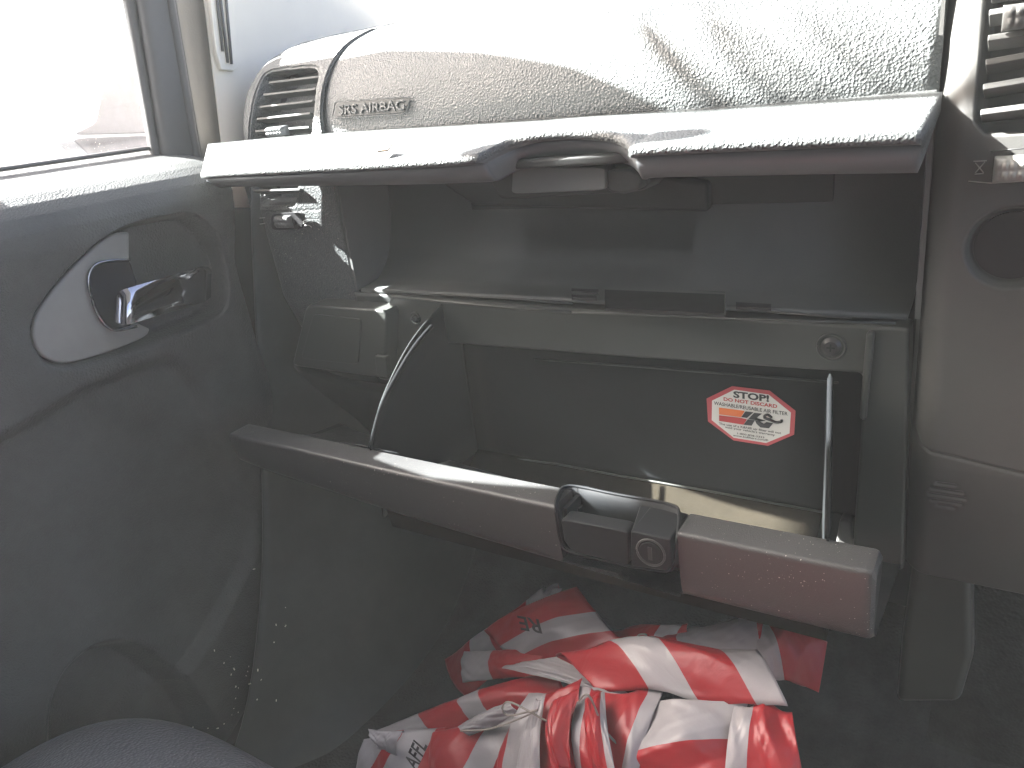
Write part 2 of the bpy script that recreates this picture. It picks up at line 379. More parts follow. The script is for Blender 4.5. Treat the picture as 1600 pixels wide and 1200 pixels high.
# ================================================================== RAISED LID
lid = thing('compartment_lid', 'raised charcoal lid above the upper compartment, with finger notch and grey latch', 'compartment lid', (-.3, 0, -.03))
top = [(315,268,-.062),(335,265,-.075),(380,262,-.088),(450,258,-.094),(600,250,-.10),(700,243.5,-.10),(743,240,-.098),(756,236,-.093),(775,226,-.083),(800,215,-.074),(835,205,-.071),(870,201,-.070),(910,201,-.070),(945,204,-.071),(968,210,-.074),(980,219,-.085),(987,229,-.096),(1000,225,-.098),(1100,219,-.098),(1200,214,-.096),(1300,209,-.094),(1400,205,-.09),(1440,203,-.088)]
rows = []
tp = cr([P(x, y, Y=Y) for x, y, Y in top], 4)
n = len(tp)
for i, p in enumerate(tp):
    s = (p[0]-tp[0][0])/(tp[-1][0]-tp[0][0])
    rear = np.array([p[0]+(-.025+.008*i if i < 3 else 0), -.03*max(0, 1-s*9) if s < .11 else .0, -.0165-.0125*s])
    th = .009+.006*s                              # the lip is deeper towards the console
    if i == 0 or i == n-1: th *= .6
    dz = np.array([0, 0, -1.]); fy = np.array([0, -1., 0])
    fz = np.array([0, 1., 0])*(.006+th)*.62
    A = [rear, rear*.66+p*.34, rear*.33+p*.67, rear*.1+p*.9, p, p+dz*.002+fy*.002, p+dz*.0055+fy*.0025,   # grained outer skin
         p+dz*.0068+fz*.3, p+dz*.0072+fz*.5, p+dz*.0085+fz*.35, p+dz*(.006+th*.6)+fz*.6, p+dz*(.006+th)+fz*1.05, p+dz*(.007+th)+fz*1.5,
         p*.65+rear*.35+dz*.016, p*.3+rear*.7+dz*.012, rear+dz*.010]
    rows.append(A)
me = fixn(grid(rows, closev=True))
bm = bmesh.new(); bm.from_mesh(me); bmesh.ops.holes_fill(bm, edges=bm.edges)
bm.to_mesh(me); bm.free(); me.materials.append(MAT['dash']); me.materials.append(MAT['lip'])
nv = 16
for f in me.polygons:
    js = sorted(v % nv for v in f.vertices) if False else None
for f in me.polygons:
    if f.center.z < -1: pass
outer = put('lid_shell', me, 'dash', lid)
# material by profile index: everything below the grained lip is satin
for f in me.polygons:
    zs = [v % nv for v in f.vertices]
    if len(zs) == 4 and min(zs) >= 6 and max(zs) <= 15: f.material_index = 1
# latch lever and its housing, under the notch
lev = [(800,264),(945,262),(948,296),(800,302)]
Lv = put('latch_lever', prism(rnd(PP([(801,263),(944,261),(946,297),(799,303)], Y=-.056), 3, .12), (0,.018,0)), 'metal', lid); bevel(Lv, .0022, 4)
lh = put('latch_pivot', prism(rnd(PP([(944,266),(982,264),(1000,272),(998,296),(975,304),(947,299)], Y=-.052), 3, .3), (0,.02,0)), 'dashs', lid); bevel(lh, .003, 4)
lb = put('latch_housing', prism(rnd(PP([(760,262),(1010,250),(1015,285),(1002,300),(780,312),(768,290)], Y=-.040), 3, .2), (0,.03,0)), 'dashs', lid); bevel(lb, .003, 4)
fcx = np.linspace(P(757,262,Y=-.075)[0], P(987,255,Y=-.08)[0], 24); fcp = [(x, -.0690+.0*x-.0+.010*abs((x-fcx.mean())/(fcx[-1]-fcx[0])*2)**4, -.0435) for x in fcx]
fc = put('finger_cup', prism(fcp+[(fcx[-1],-.03,-.040),(fcx[0],-.03,-.040)], (0,0,-.0065)), 'dashs', lid); bevel(fc, .0022, 3)
o = put('dry_leaf', prism([P(590,238,Z=-.030), P(602,232,Z=-.029), P(613,227,Z=-.027), P(606,236,Z=-.030)], (0,0,.0008)), 'leaf')
tag(o, 'small dark dry leaf lying on the sunlit lid above the compartment', 'leaf')

# ================================================================== GLOVE BOX (lower, hanging open)
gb = thing('glove_box', 'open charcoal glove box hanging down with its bin, pull handle and lock', 'glove box', (-.29, -.02, -.33))
def gy(x):   # bow of the door in plan
    s = (x+.29)/.25; return .008*max(0, -s)**2.2+.002*max(0, s)**3
def section(x, lip=True):
    b = gy(x); zt = -.2415; zo = 0
    full = [(-.1285,-.256),(-.1285,-.2445),(-.1286,-.2432),(-.1291,-.2423),(-.1300,-.2418),(-.1310,-.2417),(-.1400,-.2417),(-.1480,-.2420),(-.1492,-.2421),(-.1502,-.2425),(-.1509,-.2433),(-.1512,-.2443),(-.1513,-.2455),(-.1510,-.2520),(-.1505,-.2600),(-.1498,-.2680),(-.1488,-.2760),(-.1478,-.2820),(-.1462,-.2860),(-.1430,-.2888),(-.137,-.2910),(-.10,-.299),(-.03,-.315)]
    fs_ = np.interp(x, [-.55,-.51,-.35,-.21], [.55,.66,.88,1.]); zd = -.0035*max(0, (-.42-x)/.13)**1.5
    full = [(y, -.2455+(z+.2455)*fs_ if z < -.2455 else z) for y, z in full]; zo = zd
    return [(x, y+b, z+zo) for y, z in full]
xa = P(868,790,Y=-.15)[0]; xb = P(1058,810,Y=-.15)[0]
def sweep(x0, x1, n, cut=None, round_l=False, round_r=False):
    rows = []
    for x in np.linspace(x0, x1, n):
        A = section(x)
        if cut:
            A = [(a[0], a[1], min(a[2], cut(x))) for a in A]
        e = 0
        if round_r: e = max(0, (x-(x1-.004))/.004)
        if round_l: e = max(0, ((x0+.004)-x)/.004)
        if e > 0:
            k = 1-math.sqrt(max(0, 1-e*e)); A = [(a[0], a[1]+(.004*k if a[1] < -.14 else 0), a[2]-(.004*k if a[2] > -.246 else 0)) for a in A]
        rows.append(A)
    me = grid(rows); bm = bmesh.new(); bm.from_mesh(me); bmesh.ops.holes_fill(bm, edges=[e for e in bm.edges if e.is_boundary]); 
    bm.to_mesh(me); bm.free(); return me
xs0 = -.543; xs1 = -.0405
def ends(x0, x1, n): # denser at the ends
    return n
A_ = sweep(xs0, xa, 90); B_ = sweep(xb, xs1, 60, round_r=True); 
cutf = lambda x: -.2815+(-.004)*((x-xa)/(xb-xa))-.0
M_ = sweep(xa, xb, 20, cut=cutf)
dp = put('door_panel', fixn(join([A_, M_, B_])), 'panel', gb)
w = dp.modifiers.new('ws', 'EDGE_SPLIT'); w.split_angle = math.radians(40)
sl = put('lip_seam', tube([Vector(P(x, y, Y=Y))+Vector((0,0,.0015)) for x, y, Y in ((530,694,-.122),(560,698,-.124),(590,705,-.125),(622,711.5,-.127))], .0008, 6), 'gloss', dp)
# handle recess bucket
def hp_(px, py, Y=-.151): return P(px, py, Y=Y)
bk = -.112
rim = [hp_(868,800,-.1512), hp_(870,778,-.146), hp_(888,759,-.128), hp_(960,772,-.126), hp_(1046,788,-.126), hp_(1061,804,-.132), hp_(1058,840,-.150), hp_(1053,880,-.1495), hp_(1040,893,-.149), hp_(985,884,-.149), hp_(893,863,-.149), hp_(876,845,-.150)]
rimc = cr(rim+[rim[0]], 4)
inner = np.array([(p[0]*.965+(-.187)*.035, -.126 if p[1] > -.14 else -.144, min(p[2], -.270)) for p in rimc])
hb = put('handle_recess', fixn(join([grid(np.array([rimc, rimc*.5+inner*.5, inner])), mesh(inner[:-1], [tuple(range(len(inner)-1))])])), 'gloss', gb); solid(hb, .0015, 0)
put('recess_rim', tube(list(rimc), .0010, 8, caps=False), 'gloss', hb)
ph = put('pull_handle', prism(rnd(PP([(876,811),(981,831),(983,884),(894,862),(881,845)], Y=-.1535), 3, .1), (0,.012,0)), 'gloss', gb); bevel(ph, .0014, 3)
put('handle_post', join([box(P(902,800,Y=-.13), (.003,.03,.022)), box(P(915,803,Y=-.122), (.003,.02,.02))]), 'gloss', hb)
put('recess_floor', prism(PP([(905,792),(990,808),(985,835),(880,812)], Z=-.262), (0,0,-.003)), 'gloss', hb)
lk = prism([P(985,829,Y=-.1545), P(1047,843,Y=-.1545), P(1050,884,Y=-.1545), P(1042,893,Y=-.1545), P(986,885,Y=-.1545)], (0,.03,0))
lt = prism([P(986,829,Y=-.1545), P(1046,843,Y=-.1545), P(1053,796,Y=-.122), P(1001,784,Y=-.122)], (0,.004,-.006))
lock = put('lock_block', fixn(join([lk, lt])), 'gloss', gb); bevel(lock, .0012, 3)
c = P(1017,863,Y=-.1545)
lr = [Vector(c)+Vector((math.cos(a)*.0085, -.0003, math.sin(a)*.0085)) for a in np.linspace(0, 2*math.pi, 33)]
lc = put('lock_cylinder', disc(c, .0068, (0,-1,0), .0012, 32), 'gloss', lock); bevel(lc, .0005, 2)
put('lock_ring', tube(lr, .0007, 6), 'panel', lock)
put('keyhole', box((c[0],c[1]-.0015,c[2]), (.0024,.0006,.0085)), 'blk', lc)

# bin: quarter-drum side walls, back wall, floor
arcR = None
arc = cr([(-.130,-.2400),(-.1115,-.2155),(-.088,-.1975),(-.055,-.1795),(-.01,-.166),(.02,-.162)], 5)
def wall(x0, x1):
    A = []
    for y, z in arc:
        if x0 > -.2 and y > -.05: z = -.178-(y+.05)*.5
        zb = -.30+(-.316+.30)*((y+.13)/.15); t = (y+.13)/.15
        A.append([(x0+(x1-x0)*t, y, z+(zb-z)*s) for s in np.linspace(0, 1, 6)])
    return grid(A)
XLf, XLb, XRf, XRb = -.3923, -.408, -.067, -.098
bw = []
for i, z in enumerate(np.linspace(-.16, -.3155, 30)):
    bw.append([(XLb+(XRb-XLb)*s, .02, z) for s in np.linspace(0, 1, 10)])
fl = [[(XLf+(XRf-XLf)*s, -.13, -.262) for s in np.linspace(0,1,10)], [(XLf+(XRf-XLf)*s, -.122, -.312) for s in np.linspace(0,1,10)],
      [(XLf+.006+(XRf-XLf-.012)*s, -.06, -.335) for s in np.linspace(0,1,10)], [(XLb+(XRb-XLb)*s, -.005, -.330) for s in np.linspace(0,1,10)], [(XLb+(XRb-XLb)*s, .014, -.3185) for s in np.linspace(0,1,10)], [(XLb+(XRb-XLb)*s, .0199, -.3150) for s in np.linspace(0,1,10)]]
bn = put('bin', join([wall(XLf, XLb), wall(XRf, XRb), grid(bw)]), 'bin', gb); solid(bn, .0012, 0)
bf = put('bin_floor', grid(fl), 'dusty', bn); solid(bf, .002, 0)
for x in (XLf, XRf):
    q = [Vector((x, y, z)) for y, z in arc[:18]] if x < -.2 else [Vector((x+(XRb-XRf)*(y+.13)/.15, y, z)) for y, z in arc if y < -.05]
    e = put('bin_edge', tube(q, .0017, 8, flat=1.1), 'edge', bn)
ridge([(835,561),(1000,573),(1310,598)], .0009, bn, 'back_ledge', 'frame', Y=.018)
ridge([(797,716),(870,725),(960,742),(1100,766),(1290,801)], .0009, bn, 'crease_rib', 'frame', Y=.0175)
ridge([(712,537),(722,590),(731,650)], .0006, bn, 'corner_rib', 'bin', Y=.0175)

# sticker on the bin's back wall
SY = .0185
def sp(zx, zy, off=0): return P(1080+zx/8.889, 590+zy/8.889, Y=SY-off)
octo = [(570,118),(1090,180),(1450,460),(1430,790),(1070,945),(590,870),(235,605),(215,290)]
inn = [(600,168),(1075,235),(1385,485),(1365,775),(1040,908),(590,835),(285,590),(290,320)]
def flat(zpts, off, m): return withm(mesh([sp(*q, off) for q in zpts], [tuple(range(len(zpts)))], False), m)
up = (0,0,1); nr = (0,-1,0)
st = [withm(prism([sp(*q, 0) for q in octo], (0,-.0003,0)), 'red'), flat(inn, .0005, 'paper')]
def tz(s, a, b, h, m='blk', bold=.015):
    return text_fit(s, sp(*a, .0007), sp(*b, .0007), up, nr, h/8.889*.00053, 0, bold, m)
st += [tz('STOP!', (585,272), (1082,334), 80, bold=.04), tz('DO NOT DISCARD', (450,318), (1195,424), 44, 'dred', .03), tz('WASHABLE/REUSABLE AIR FILTER', (315,375), (1340,528), 46, bold=.012),
       tz('The use of a K&N® air filter will not', (385,652), (1248,785), 30), tz("void your vehicle's warranty", (470,700), (1162,812), 30), tz('1-800-858-3333', (640,785), (1015,845), 24), tz('www.knfilters.com®', (580,812), (1070,885), 26)]
st += [flat([(385,415),(745,462),(690,550),(387,512)], .0007, 'orange'), flat([(387,522),(695,560),(775,580),(725,655),(387,602)], .0007, 'dred'),
       flat([(755,468),(865,482),(845,500),(775,560),(692,550)], .0009, 'blk'), flat([(875,488),(985,500),(905,560),(1010,590),(960,600),(790,575)], .0009, 'blk'),
       flat([(900,560),(1020,590),(1040,598),(960,610),(880,580)], .0009, 'blk'),
       flat([(785,580),(885,592),(840,668),(725,655)], .0009, 'blk'), flat([(885,592),(940,600),(1010,640),(1045,618),(1140,630),(1080,705),(960,692),(905,640)], .0009, 'blk')]
amp = cr([sp(1120,560,.0009), sp(1060,515,.0009), sp(1010,550,.0009), sp(1100,590,.0009), sp(1180,620,.0009), sp(1250,610,.0009), sp(1255,585,.0009)], 5)
st.append(withm(tube(amp, .0010, 6, flat=1), 'blk'))
stk = put('warning_sticker', join(st), None, gb); stk['label'] = 'octagonal red and white air filter sticker'

# ================================================================== CENTRE CONSOLE
con = thing('centre_console', 'grey centre console stack with air vent and rotary wheel at the right edge', 'centre console', (.03, -.02, -.2))
YC = -.012
def cbase(U, V):
    y = np.interp(V, [-.35,-.25,-.243,-.20,-.10,-.04,.02,.08,.14], [YC+.012,YC,YC,YC,YC,YC+.002,YC+.012,YC+.035,YC+.07])
    e = np.clip((-.026-U)/.017, 0, 1)
    return y+.018*e**2.4
cc = P(1582,388,Y=YC)
circ = [(cc[0]+math.cos(a)*.0215, cc[2]+math.sin(a)*.0215) for a in np.linspace(0, 2*math.pi, 40, endpoint=False)]
vn = xz(rnd([(1548,-60),(1720,-80),(1720,196),(1545,207),(1528,190),(1530,150)], 3, .1), YC)
pad = xz([(1424,560),(1426,680),(1436,698),(1452,706),(1520,722),(1600,742),(1720,775)], YC)
slots = []
for k, (a, b) in enumerate([((1464,757),(1492,761)),((1455,766),(1502,773)),((1451,775),(1507,783)),((1455,785),(1501,792)),((1465,794),(1489,798))]):
    slots.append((xz([a, b], YC), .0018, .0011))
body = relief('console_body', 'console', con, np.concatenate([np.arange(-.0435, .06, .0008), np.arange(.06, .16, .004)]), np.arange(-.336, .13, .0008), cbase,
   [(vn, .03, .004), (circ, .008, .004)], lines=[(pad, .0013, .0010), (circ+[circ[0]], -.0012, .0012)]+slots)
solid(body, .002)
put('console_side', quad((-.0435,YC+.018,-.336),(-.0435,.16,-.336),(-.0435,.16,.10),(-.0435,YC+.018,.10)), 'console', con); solid(con.children[-1], .002)
put('round_recess', disc((cc[0], YC+.0062, cc[2]), .0185, (0,1,0), .002, 40), 'dark', con)
cv = put('centre_vent', box((.06,.05,.0),(.15,.002,.17)), 'dark', con)
for a, b in [((1546,29),(1640,14)),((1544,68),(1640,54)),((1541,105),(1640,88)),((1537,143),(1640,126)),((1533,182),(1640,168)),((1549,-8),(1640,-24))]:
    slat(a, b, YC+.006, cv, 'console', depth=.016, th=.0032)
ribbed('vent_knob', P(1600,25,Y=YC-.002), .018, .009, .012, 5, 3, cv, 'console')
wk = put('wheel_pocket', prism(rnd(PP([(1556,250),(1640,236),(1640,276),(1558,280)], Y=YC-.002), 3, .3), (0,.004,0)), 'blk', con)
ribbed('rotary_wheel', P(1590,263,Y=YC-.003), .0215, .009, .0135, 6, 3, con, 'bezel')
put('heat_symbol', join([tube(PP(q, Y=YC-.0035), .0003, 5) for q in ([(1521,252),(1542,251)],[(1523,272),(1537,271)],[(1524,254),(1537,270)],[(1539,253),(1524,270)],[(1513,283),(1548,286),(1600,283)])]), 'icon', con)
o = put('trim_seam', tube(PP([(1548,236),(1600,232),(1660,228)], Y=YC-.001), .0004, 5), 'dark', con)
# lower bracket seen between glove box and console
lbk = put('console_bracket', prism(PP([(1312,812),(1330,816),(1333,840),(1345,852),(1396,862),(1392,892),(1300,880)], Y=.0), (0,.012,0)), 'console', con); bevel(lbk, .002)
leg_ = put('console_leg', prism(PP([(1425,880),(1518,890),(1520,1030),(1500,1100),(1400,1100),(1408,1000)], Y=.03), (0,.03,0)), 'frame', con); bevel(leg_, .006, 3)
o = put('console_lower_face', quad((-.02,.10,-.33),(-.02,.10,-.62),(.2,.10,-.62),(.2,.10,-.33)), 'carpet', con)

# ================================================================== CAR DOOR
XD = -.62
door = thing('passenger_door', 'closed passenger door with grey vinyl trim, chrome inside handle and dusty window', 'car door', (XD, -.3, -.3))
def yz(pts, X=XD): return [(P(x, y, X=X)[1], P(x, y, X=X)[2]) for x, y in pts]
cup = yz(rnd([(200,352),(292,334),(330,372),(350,440),(344,482),(315,502),(182,552),(110,572),(72,566),(48,530),(54,488),(100,425),(150,378)], 3, .3))
lowr = yz(rnd([(-260,640),(-100,720),(0,690),(150,600),(262,560),(300,585),(330,650),(365,740),(400,810),(402,860),(350,970),(300,1050),(250,1090),(150,1300),(-300,1300)], 3, .2))
arch = yz(rnd([(105,1110),(125,1060),(165,1025),(215,1017),(250,1035),(300,1080),(360,1180),(420,1300),(100,1300)], 3, .3))
edge_y = yz([(338,260),(350,420),(392,560),(440,660),(485,790),(493,850),(465,960),(400,1100),(345,1195),(250,1400)])
ey = np.array(edge_y)
def dbase(U, V):
    x = np.interp(V, [-.8,-.5,-.3,-.2,-.12,-.095,-.075,-.060,-.048,-.040,-.034,-.0295,-.0265,-.0240,-.0215,-.0185,-.015], [XD-.015,XD-.005,XD,XD+.004,XD+.006,XD+.009,XD+.011,XD+.010,XD+.005,XD-.003,XD-.014,XD-.028,XD-.042,XD-.056,XD-.070,XD-.080,XD-.092])
    ye = np.interp(V, ey[::-1, 1], ey[::-1, 0])
    # rolls outboard past the front edge contour
    e = np.clip((U-ye+.012)/.03, 0, 3)
    x = x-.012*np.minimum(e, 1)**2-.05*np.clip(e-1, 0, 2)
    # armrest swells at the rear
    arm = np.exp(-((V+.085)/.03)**2)*np.clip((-.245-U)/.05, 0, 1)
    return x+.035*arm
dt = relief('trim_panel', 'door', door, np.arange(-.75, .09, .0022), np.concatenate([np.arange(-.78, -.08, .0022), np.arange(-.08, -.0145, .0007)]), dbase,
   [(cup, .026, .008), (lowr, .011, .016), (arch, .03, .02)], axis=0, sgn=-1)
solid(dt, .002)
# teardrop bezel plate
bz = [(203,362),(180,364),(150,382),(100,432),(60,488),(52,520),(60,548),(80,565),(112,568),(180,548),(230,526),(238,512),(222,503),(180,515)]
bzp = put('handle_bezel', prism([tuple(v) for v in cr([P(x, y, X=XD-.004) for x, y in [(203,362),(178,366),(148,386),(98,436),(60,488),(52,520),(60,548),(80,564),(112,567),(180,547),(226,527),(236,514)]], 3)]+[tuple(P(205,500,X=XD-.004)), tuple(P(203,420,X=XD-.004))], (-.006,0,0)), 'bezel', door); bevel(bzp, .0025, 4)
esc = put('escutcheon', prism([tuple(v) for v in cr([P(x, y, X=XD-.002) for x, y in [(203,408),(175,409),(150,416),(141,432),(142,455),(152,484),(165,505),(182,514),(205,509)]], 3)]+[tuple(P(214,440,X=XD-.002))], (-.004,0,0)), 'blue', door); bevel(esc, .001, 2)
er = [Vector(P(x, y, X=XD-.001)) for x, y in [(203,406),(175,407),(150,413),(139,430),(140,455),(150,485),(164,507),(182,516),(214,510)]]
put('chrome_rim', tube(cr(er, 4), .0012, 8), 'chrome', esc)
# pull lever: chunky bar that starts at the pivot and runs forward
lv = []
for (x, yt, yb, X0, dx) in [(188,468,503,XD+.012,.010),(193,460,506,XD+.020,.011),(205,455,506,XD+.024,.011),(250,442,492,XD+.024,.011),(290,430,481,XD+.021,.010),(318,421,472,XD+.014,.008),(330,421,464,XD+.002,.006)]:
    a = P(x, yt, X=X0); b = P(x, yb, X=X0)
    lv.append([a+np.array([-.0035,0,.0025]), a+np.array([dx*.0,0,-.0015]), b+np.array([0,0,.0015]), b, b+np.array([-dx*.5,0,-.001]), b+np.array([-dx,0,.001]), a+np.array([-dx,0,-.001]), a+np.array([-dx*.5,0,.0012])])
lvr = np.array([cr(np.array(lv)[:, j], 4) for j in range(8)]).transpose(1, 0, 2)
me = grid(lvr, closev=True); bm = bmesh.new(); bm.from_mesh(me); bmesh.ops.holes_fill(bm, edges=bm.edges); bm.to_mesh(me); bm.free()
lo = put('pull_lever', fixn(me), 'chrome', door); lo.modifiers.new('es', 'EDGE_SPLIT').split_angle = math.radians(50)
# cup lining behind the lever
o = put('cup_back_rib', tube(cr([P(x, y, X=XD-.012) for x, y in [(300,350),(318,380),(330,420)]], 4), .0008, 6), 'door', door)
# belt seal and window glass
o = put('belt_seal', tube([(XD-.078, y, -.0145) for y in np.linspace(-.75, -.036, 8)], .0035, 8, flat=.6), 'rubber', door)
gl = bpy.data.materials.new('dusty_glass'); gl.use_nodes = True; nt = gl.node_tree; N = nt.nodes; L = nt.links
for nd in list(N):
    if nd.type != 'OUTPUT_MATERIAL': N.remove(nd)
outn = [n_ for n_ in N if n_.type == 'OUTPUT_MATERIAL'][0]
tr = N.new('ShaderNodeBsdfTransparent'); tr.inputs[0].default_value = (.93,.95,.96,1)
di = N.new('ShaderNodeBsdfDiffuse'); di.inputs[0].default_value = (.30,.29,.30,1)
tl = N.new('ShaderNodeBsdfTranslucent'); tl.inputs[0].default_value = (.22,.21,.24,1)
gs = N.new('ShaderNodeBsdfGlossy'); gs.inputs['Roughness'].default_value = .02
mx1 = N.new('ShaderNodeMixShader'); mx2 = N.new('ShaderNodeMixShader'); mx3 = N.new('ShaderNodeMixShader')
L.new(di.outputs[0], mx1.inputs[1]); td = N.new('ShaderNodeBsdfTransparent'); td.inputs[0].default_value = (.035,.034,.045,1); L.new(td.outputs[0], mx1.inputs[2]); mx1.inputs[0].default_value = .8
tc = N.new('ShaderNodeTexCoord'); mp = N.new('ShaderNodeMapping'); mp.inputs['Scale'].default_value = (1, 260, 14)
L.new(tc.outputs['Object'], mp.inputs[0]); nz = N.new('ShaderNodeTexNoise'); nz.inputs['Scale'].default_value = 1.0; nz.inputs['Detail'].default_value = 5; L.new(mp.outputs[0], nz.inputs['Vector'])
at = N.new('ShaderNodeAttribute'); at.attribute_name = 'dirt'
mm = N.new('ShaderNodeMath'); mm.operation = 'MULTIPLY'
mr = N.new('ShaderNodeMapRange'); mr.inputs['From Min'].default_value = .3; mr.inputs['From Max'].default_value = .7; mr.inputs['To Min'].default_value = .85; mr.inputs['To Max'].default_value = 1.
L.new(nz.outputs['Fac'], mr.inputs['Value']); L.new(mr.outputs[0], mm.inputs[0]); L.new(at.outputs['Fac'], mm.inputs[1])
L.new(mm.outputs[0], mx2.inputs[0]); L.new(tr.outputs[0], mx2.inputs[1]); L.new(mx1.outputs[0], mx2.inputs[2])
mx3.inputs[0].default_value = .04; L.new(mx2.outputs[0], mx3.inputs[1]); L.new(gs.outputs[0], mx3.inputs[2]); L.new(mx3.outputs[0], outn.inputs[0])
XG = XD-.08
gu = np.linspace(-.75, .05, 280); gv = np.linspace(-.016, .46, 170)
U, V = np.meshgrid(gu, gv, indexing='ij'); keep = V < .46
gm = grid(np.stack([np.full(U.shape, XG), U, V], -1))
band = yz([(140,-80),(148,0),(165,70),(158,130),(150,190),(110,212),(150,238),(330,238),(330,-80)], XG)
sd = sdpoly(U, V, band); dirt = .03+.22*ss(sd+.004, .008)
dirt += .35*np.exp(-((V+.004)/.004)**2)
at_ = gm.attributes.new('dirt', 'FLOAT', 'POINT'); at_.data.foreach_set('value', np.clip(dirt, 0, .97).ravel())
gm.materials.append(gl)
# cut the pane along the slanted pillar
bm = bmesh.new(); bm.from_mesh(gm)
pa = P(196,0,X=XG); pb = P(240,235,X=XG)
k = (pa[1]-pb[1])/(pa[2]-pb[2])
bmesh.ops.delete(bm, geom=[v for v in bm.verts if v.co.y > pb[1]+k*(v.co.z-pb[2])+.006], context='VERTS'); bm.to_mesh(gm); bm.free()
put('window_glass', gm, None, door)

# ================================================================== DOOR FRAME SEAL, PILLAR
dfs = thing('door_frame', 'dark rubber sealed door aperture strip beside the window, next to the pillar', 'door frame', (XD, -.05, 0))
def strip(rows_px, X0, name, m, parent, offs, top_=1.12):
    """rows_px: bottom and top pixel positions of each line of the profile, offs: inboard offset of each"""
    A = []
    for (b, t), of in zip(rows_px, offs):
        p = P(*b, X=X0+of); q = P(*t, X=X0+of); A.append([p+(q-p)*s for s in np.linspace(-.25, top_, 18)])
    A = np.array(A); o = put(name, grid(np.array([cr(A[:, j], 5) for j in range(A.shape[1])])), m, parent); solid(o, .002); return o
strip([((236,240),(192,0)),((243,240),(203,0)),((252,240),(212,0))], XD-.078, 'glass_run', 'rubber', dfs, (0, .006, .003))
strip([((250,240),(210,0)),((262,241),(222,0)),((285,244),(238,0)),((303,246),(262,0))], XD-.076, 'upper_frame_trim', 'rubber', dfs, (0, .012, .013, .010))
o = put('bulb_seal', tube([P(307-(.152*1.)*0-((1-s)*0)-s*41, 244-s*244, X=XD-.064) for s in np.linspace(-.1, 1.12, 14)], .0042, 10), 'rubber', dfs)
strip([((312,247),(270,0)),((325,250),(285,0)),((340,252),(305,0)),((352,256),(324,0))], XD-.068, 'pillar_flange', 'rubber', dfs, (0, -.004, -.003, .004))
pil = thing('pillar_trim', 'pale grey windscreen pillar trim with a slatted grille beside the dash', 'pillar trim', (XD, .05, .05))
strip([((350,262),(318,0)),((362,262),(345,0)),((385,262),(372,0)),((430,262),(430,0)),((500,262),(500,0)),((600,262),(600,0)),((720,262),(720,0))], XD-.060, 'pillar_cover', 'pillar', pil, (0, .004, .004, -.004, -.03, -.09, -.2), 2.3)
g = PP(rnd([(322,-60),(366,-60),(372,104),(366,111),(346,109),(338,80)], 2, .1), X=XD-.050)
gr = put('grille_bezel', prism(g, (-.006,0,0)), 'pillar', pil); bevel(gr, .002, 3)
for a, b in [((340,-40),(356,98)),((350,-40),(362,100)),((335,-40),(348,80))]:
    put('grille_slot', tube([P(*a, X=XD-.0485), P(*b, X=XD-.0485)], .0014, 6), 'pgrey', gr)

# ================================================================== FLOOR, KICK PANEL, SEAT
def tagS(o): o['kind'] = 'structure'; return o
A = []
for i, x in enumerate(np.linspace(-.64, .3, 60)):
    row = []
    for y, z in cr([(-1.2,-.62),(-.6,-.62),(-.3,-.62),(-.1,-.62),(.05,-.60),(.16,-.53),(.24,-.44),(.28,-.30),(.28,-.1)], 6):
        row.append((x, y+.004*math.sin(x*30+y*11), z+.006*math.sin(x*23)*math.cos(y*17)))
    A.append(row)
o = put('floor', grid(A), 'carpet'); solid(o, .01); tagS(o)
# rounded footwell side (sill trim between door and carpet)
sil = [[P(470,900,X=-.60), P(500,960,X=-.585), P(430,1120,X=-.57), P(360,1260,X=-.57)], [P(440,700,X=-.62), P(470,900,X=-.62), P(400,1060,X=-.62), P(310,1200,X=-.62)]]
kick = [[(-.655,.03,-.06),(-.60,-.12,-.45),(-.60,-.25,-.62),(-.60,-.5,-.64)],[(-.65,.06,-.06),(-.585,-.05,-.45),(-.575,-.18,-.62),(-.57,-.45,-.64)],[(-.64,.12,-.06),(-.56,.04,-.45),(-.54,-.10,-.62),(-.53,-.40,-.64)],[(-.63,.24,-.06),(-.55,.2,-.45),(-.52,.05,-.62),(-.5,-.3,-.64)]]
o = put('kick_panel', sheet([[np.array(p) for p in r] for r in kick], 8, 8), 'sill'); solid(o, .003); tag(o, 'dark smooth kick panel and sill trim in the footwell beside the door', 'kick panel')
# crumbs on the sill
cm = []
for k in range(30):
    px = 380+random.gauss(0, 30); py = 1040+random.gauss(0, 75); px += (1040-py)*.25
    p = P(px, py, X=-.572); r_ = random.uniform(.0003, .0008); cm.append(box(p, (r_*1.2, r_*random.uniform(1, 3.5), r_), Matrix.Rotation(random.uniform(0, 3), 3, 'X')))
o = put('crumbs', join(cm), 'crumb'); tag(o, 'scattered pale crumbs and lint on the sill trim', 'crumbs', kind='stuff')
# seat cushion corner
seat = thing('passenger_seat', 'dark textured leather seat cushion corner at the bottom left', 'car seat', (-.4, -.4, -.6))
sc0 = Vector(P(150,1462,X=-.42)); A = []
for a in np.linspace(0, math.pi*.5, 30):
    row = []
    for b in np.linspace(0, 2*math.pi, 72, endpoint=False):
        rr = math.sin(a)**.8
        row.append((sc0.x+.17*rr*math.copysign(abs(math.cos(b))**.7, math.cos(b)), sc0.y+.13*rr*math.copysign(abs(math.sin(b))**.7, math.sin(b)), sc0.z+.062*math.cos(a)**.9))
    A.append(row)
A.append([(p[0], p[1], p[2]-.12) for p in A[-1]])
o = put('seat_cushion', grid(A, closev=True), 'seat', seat)

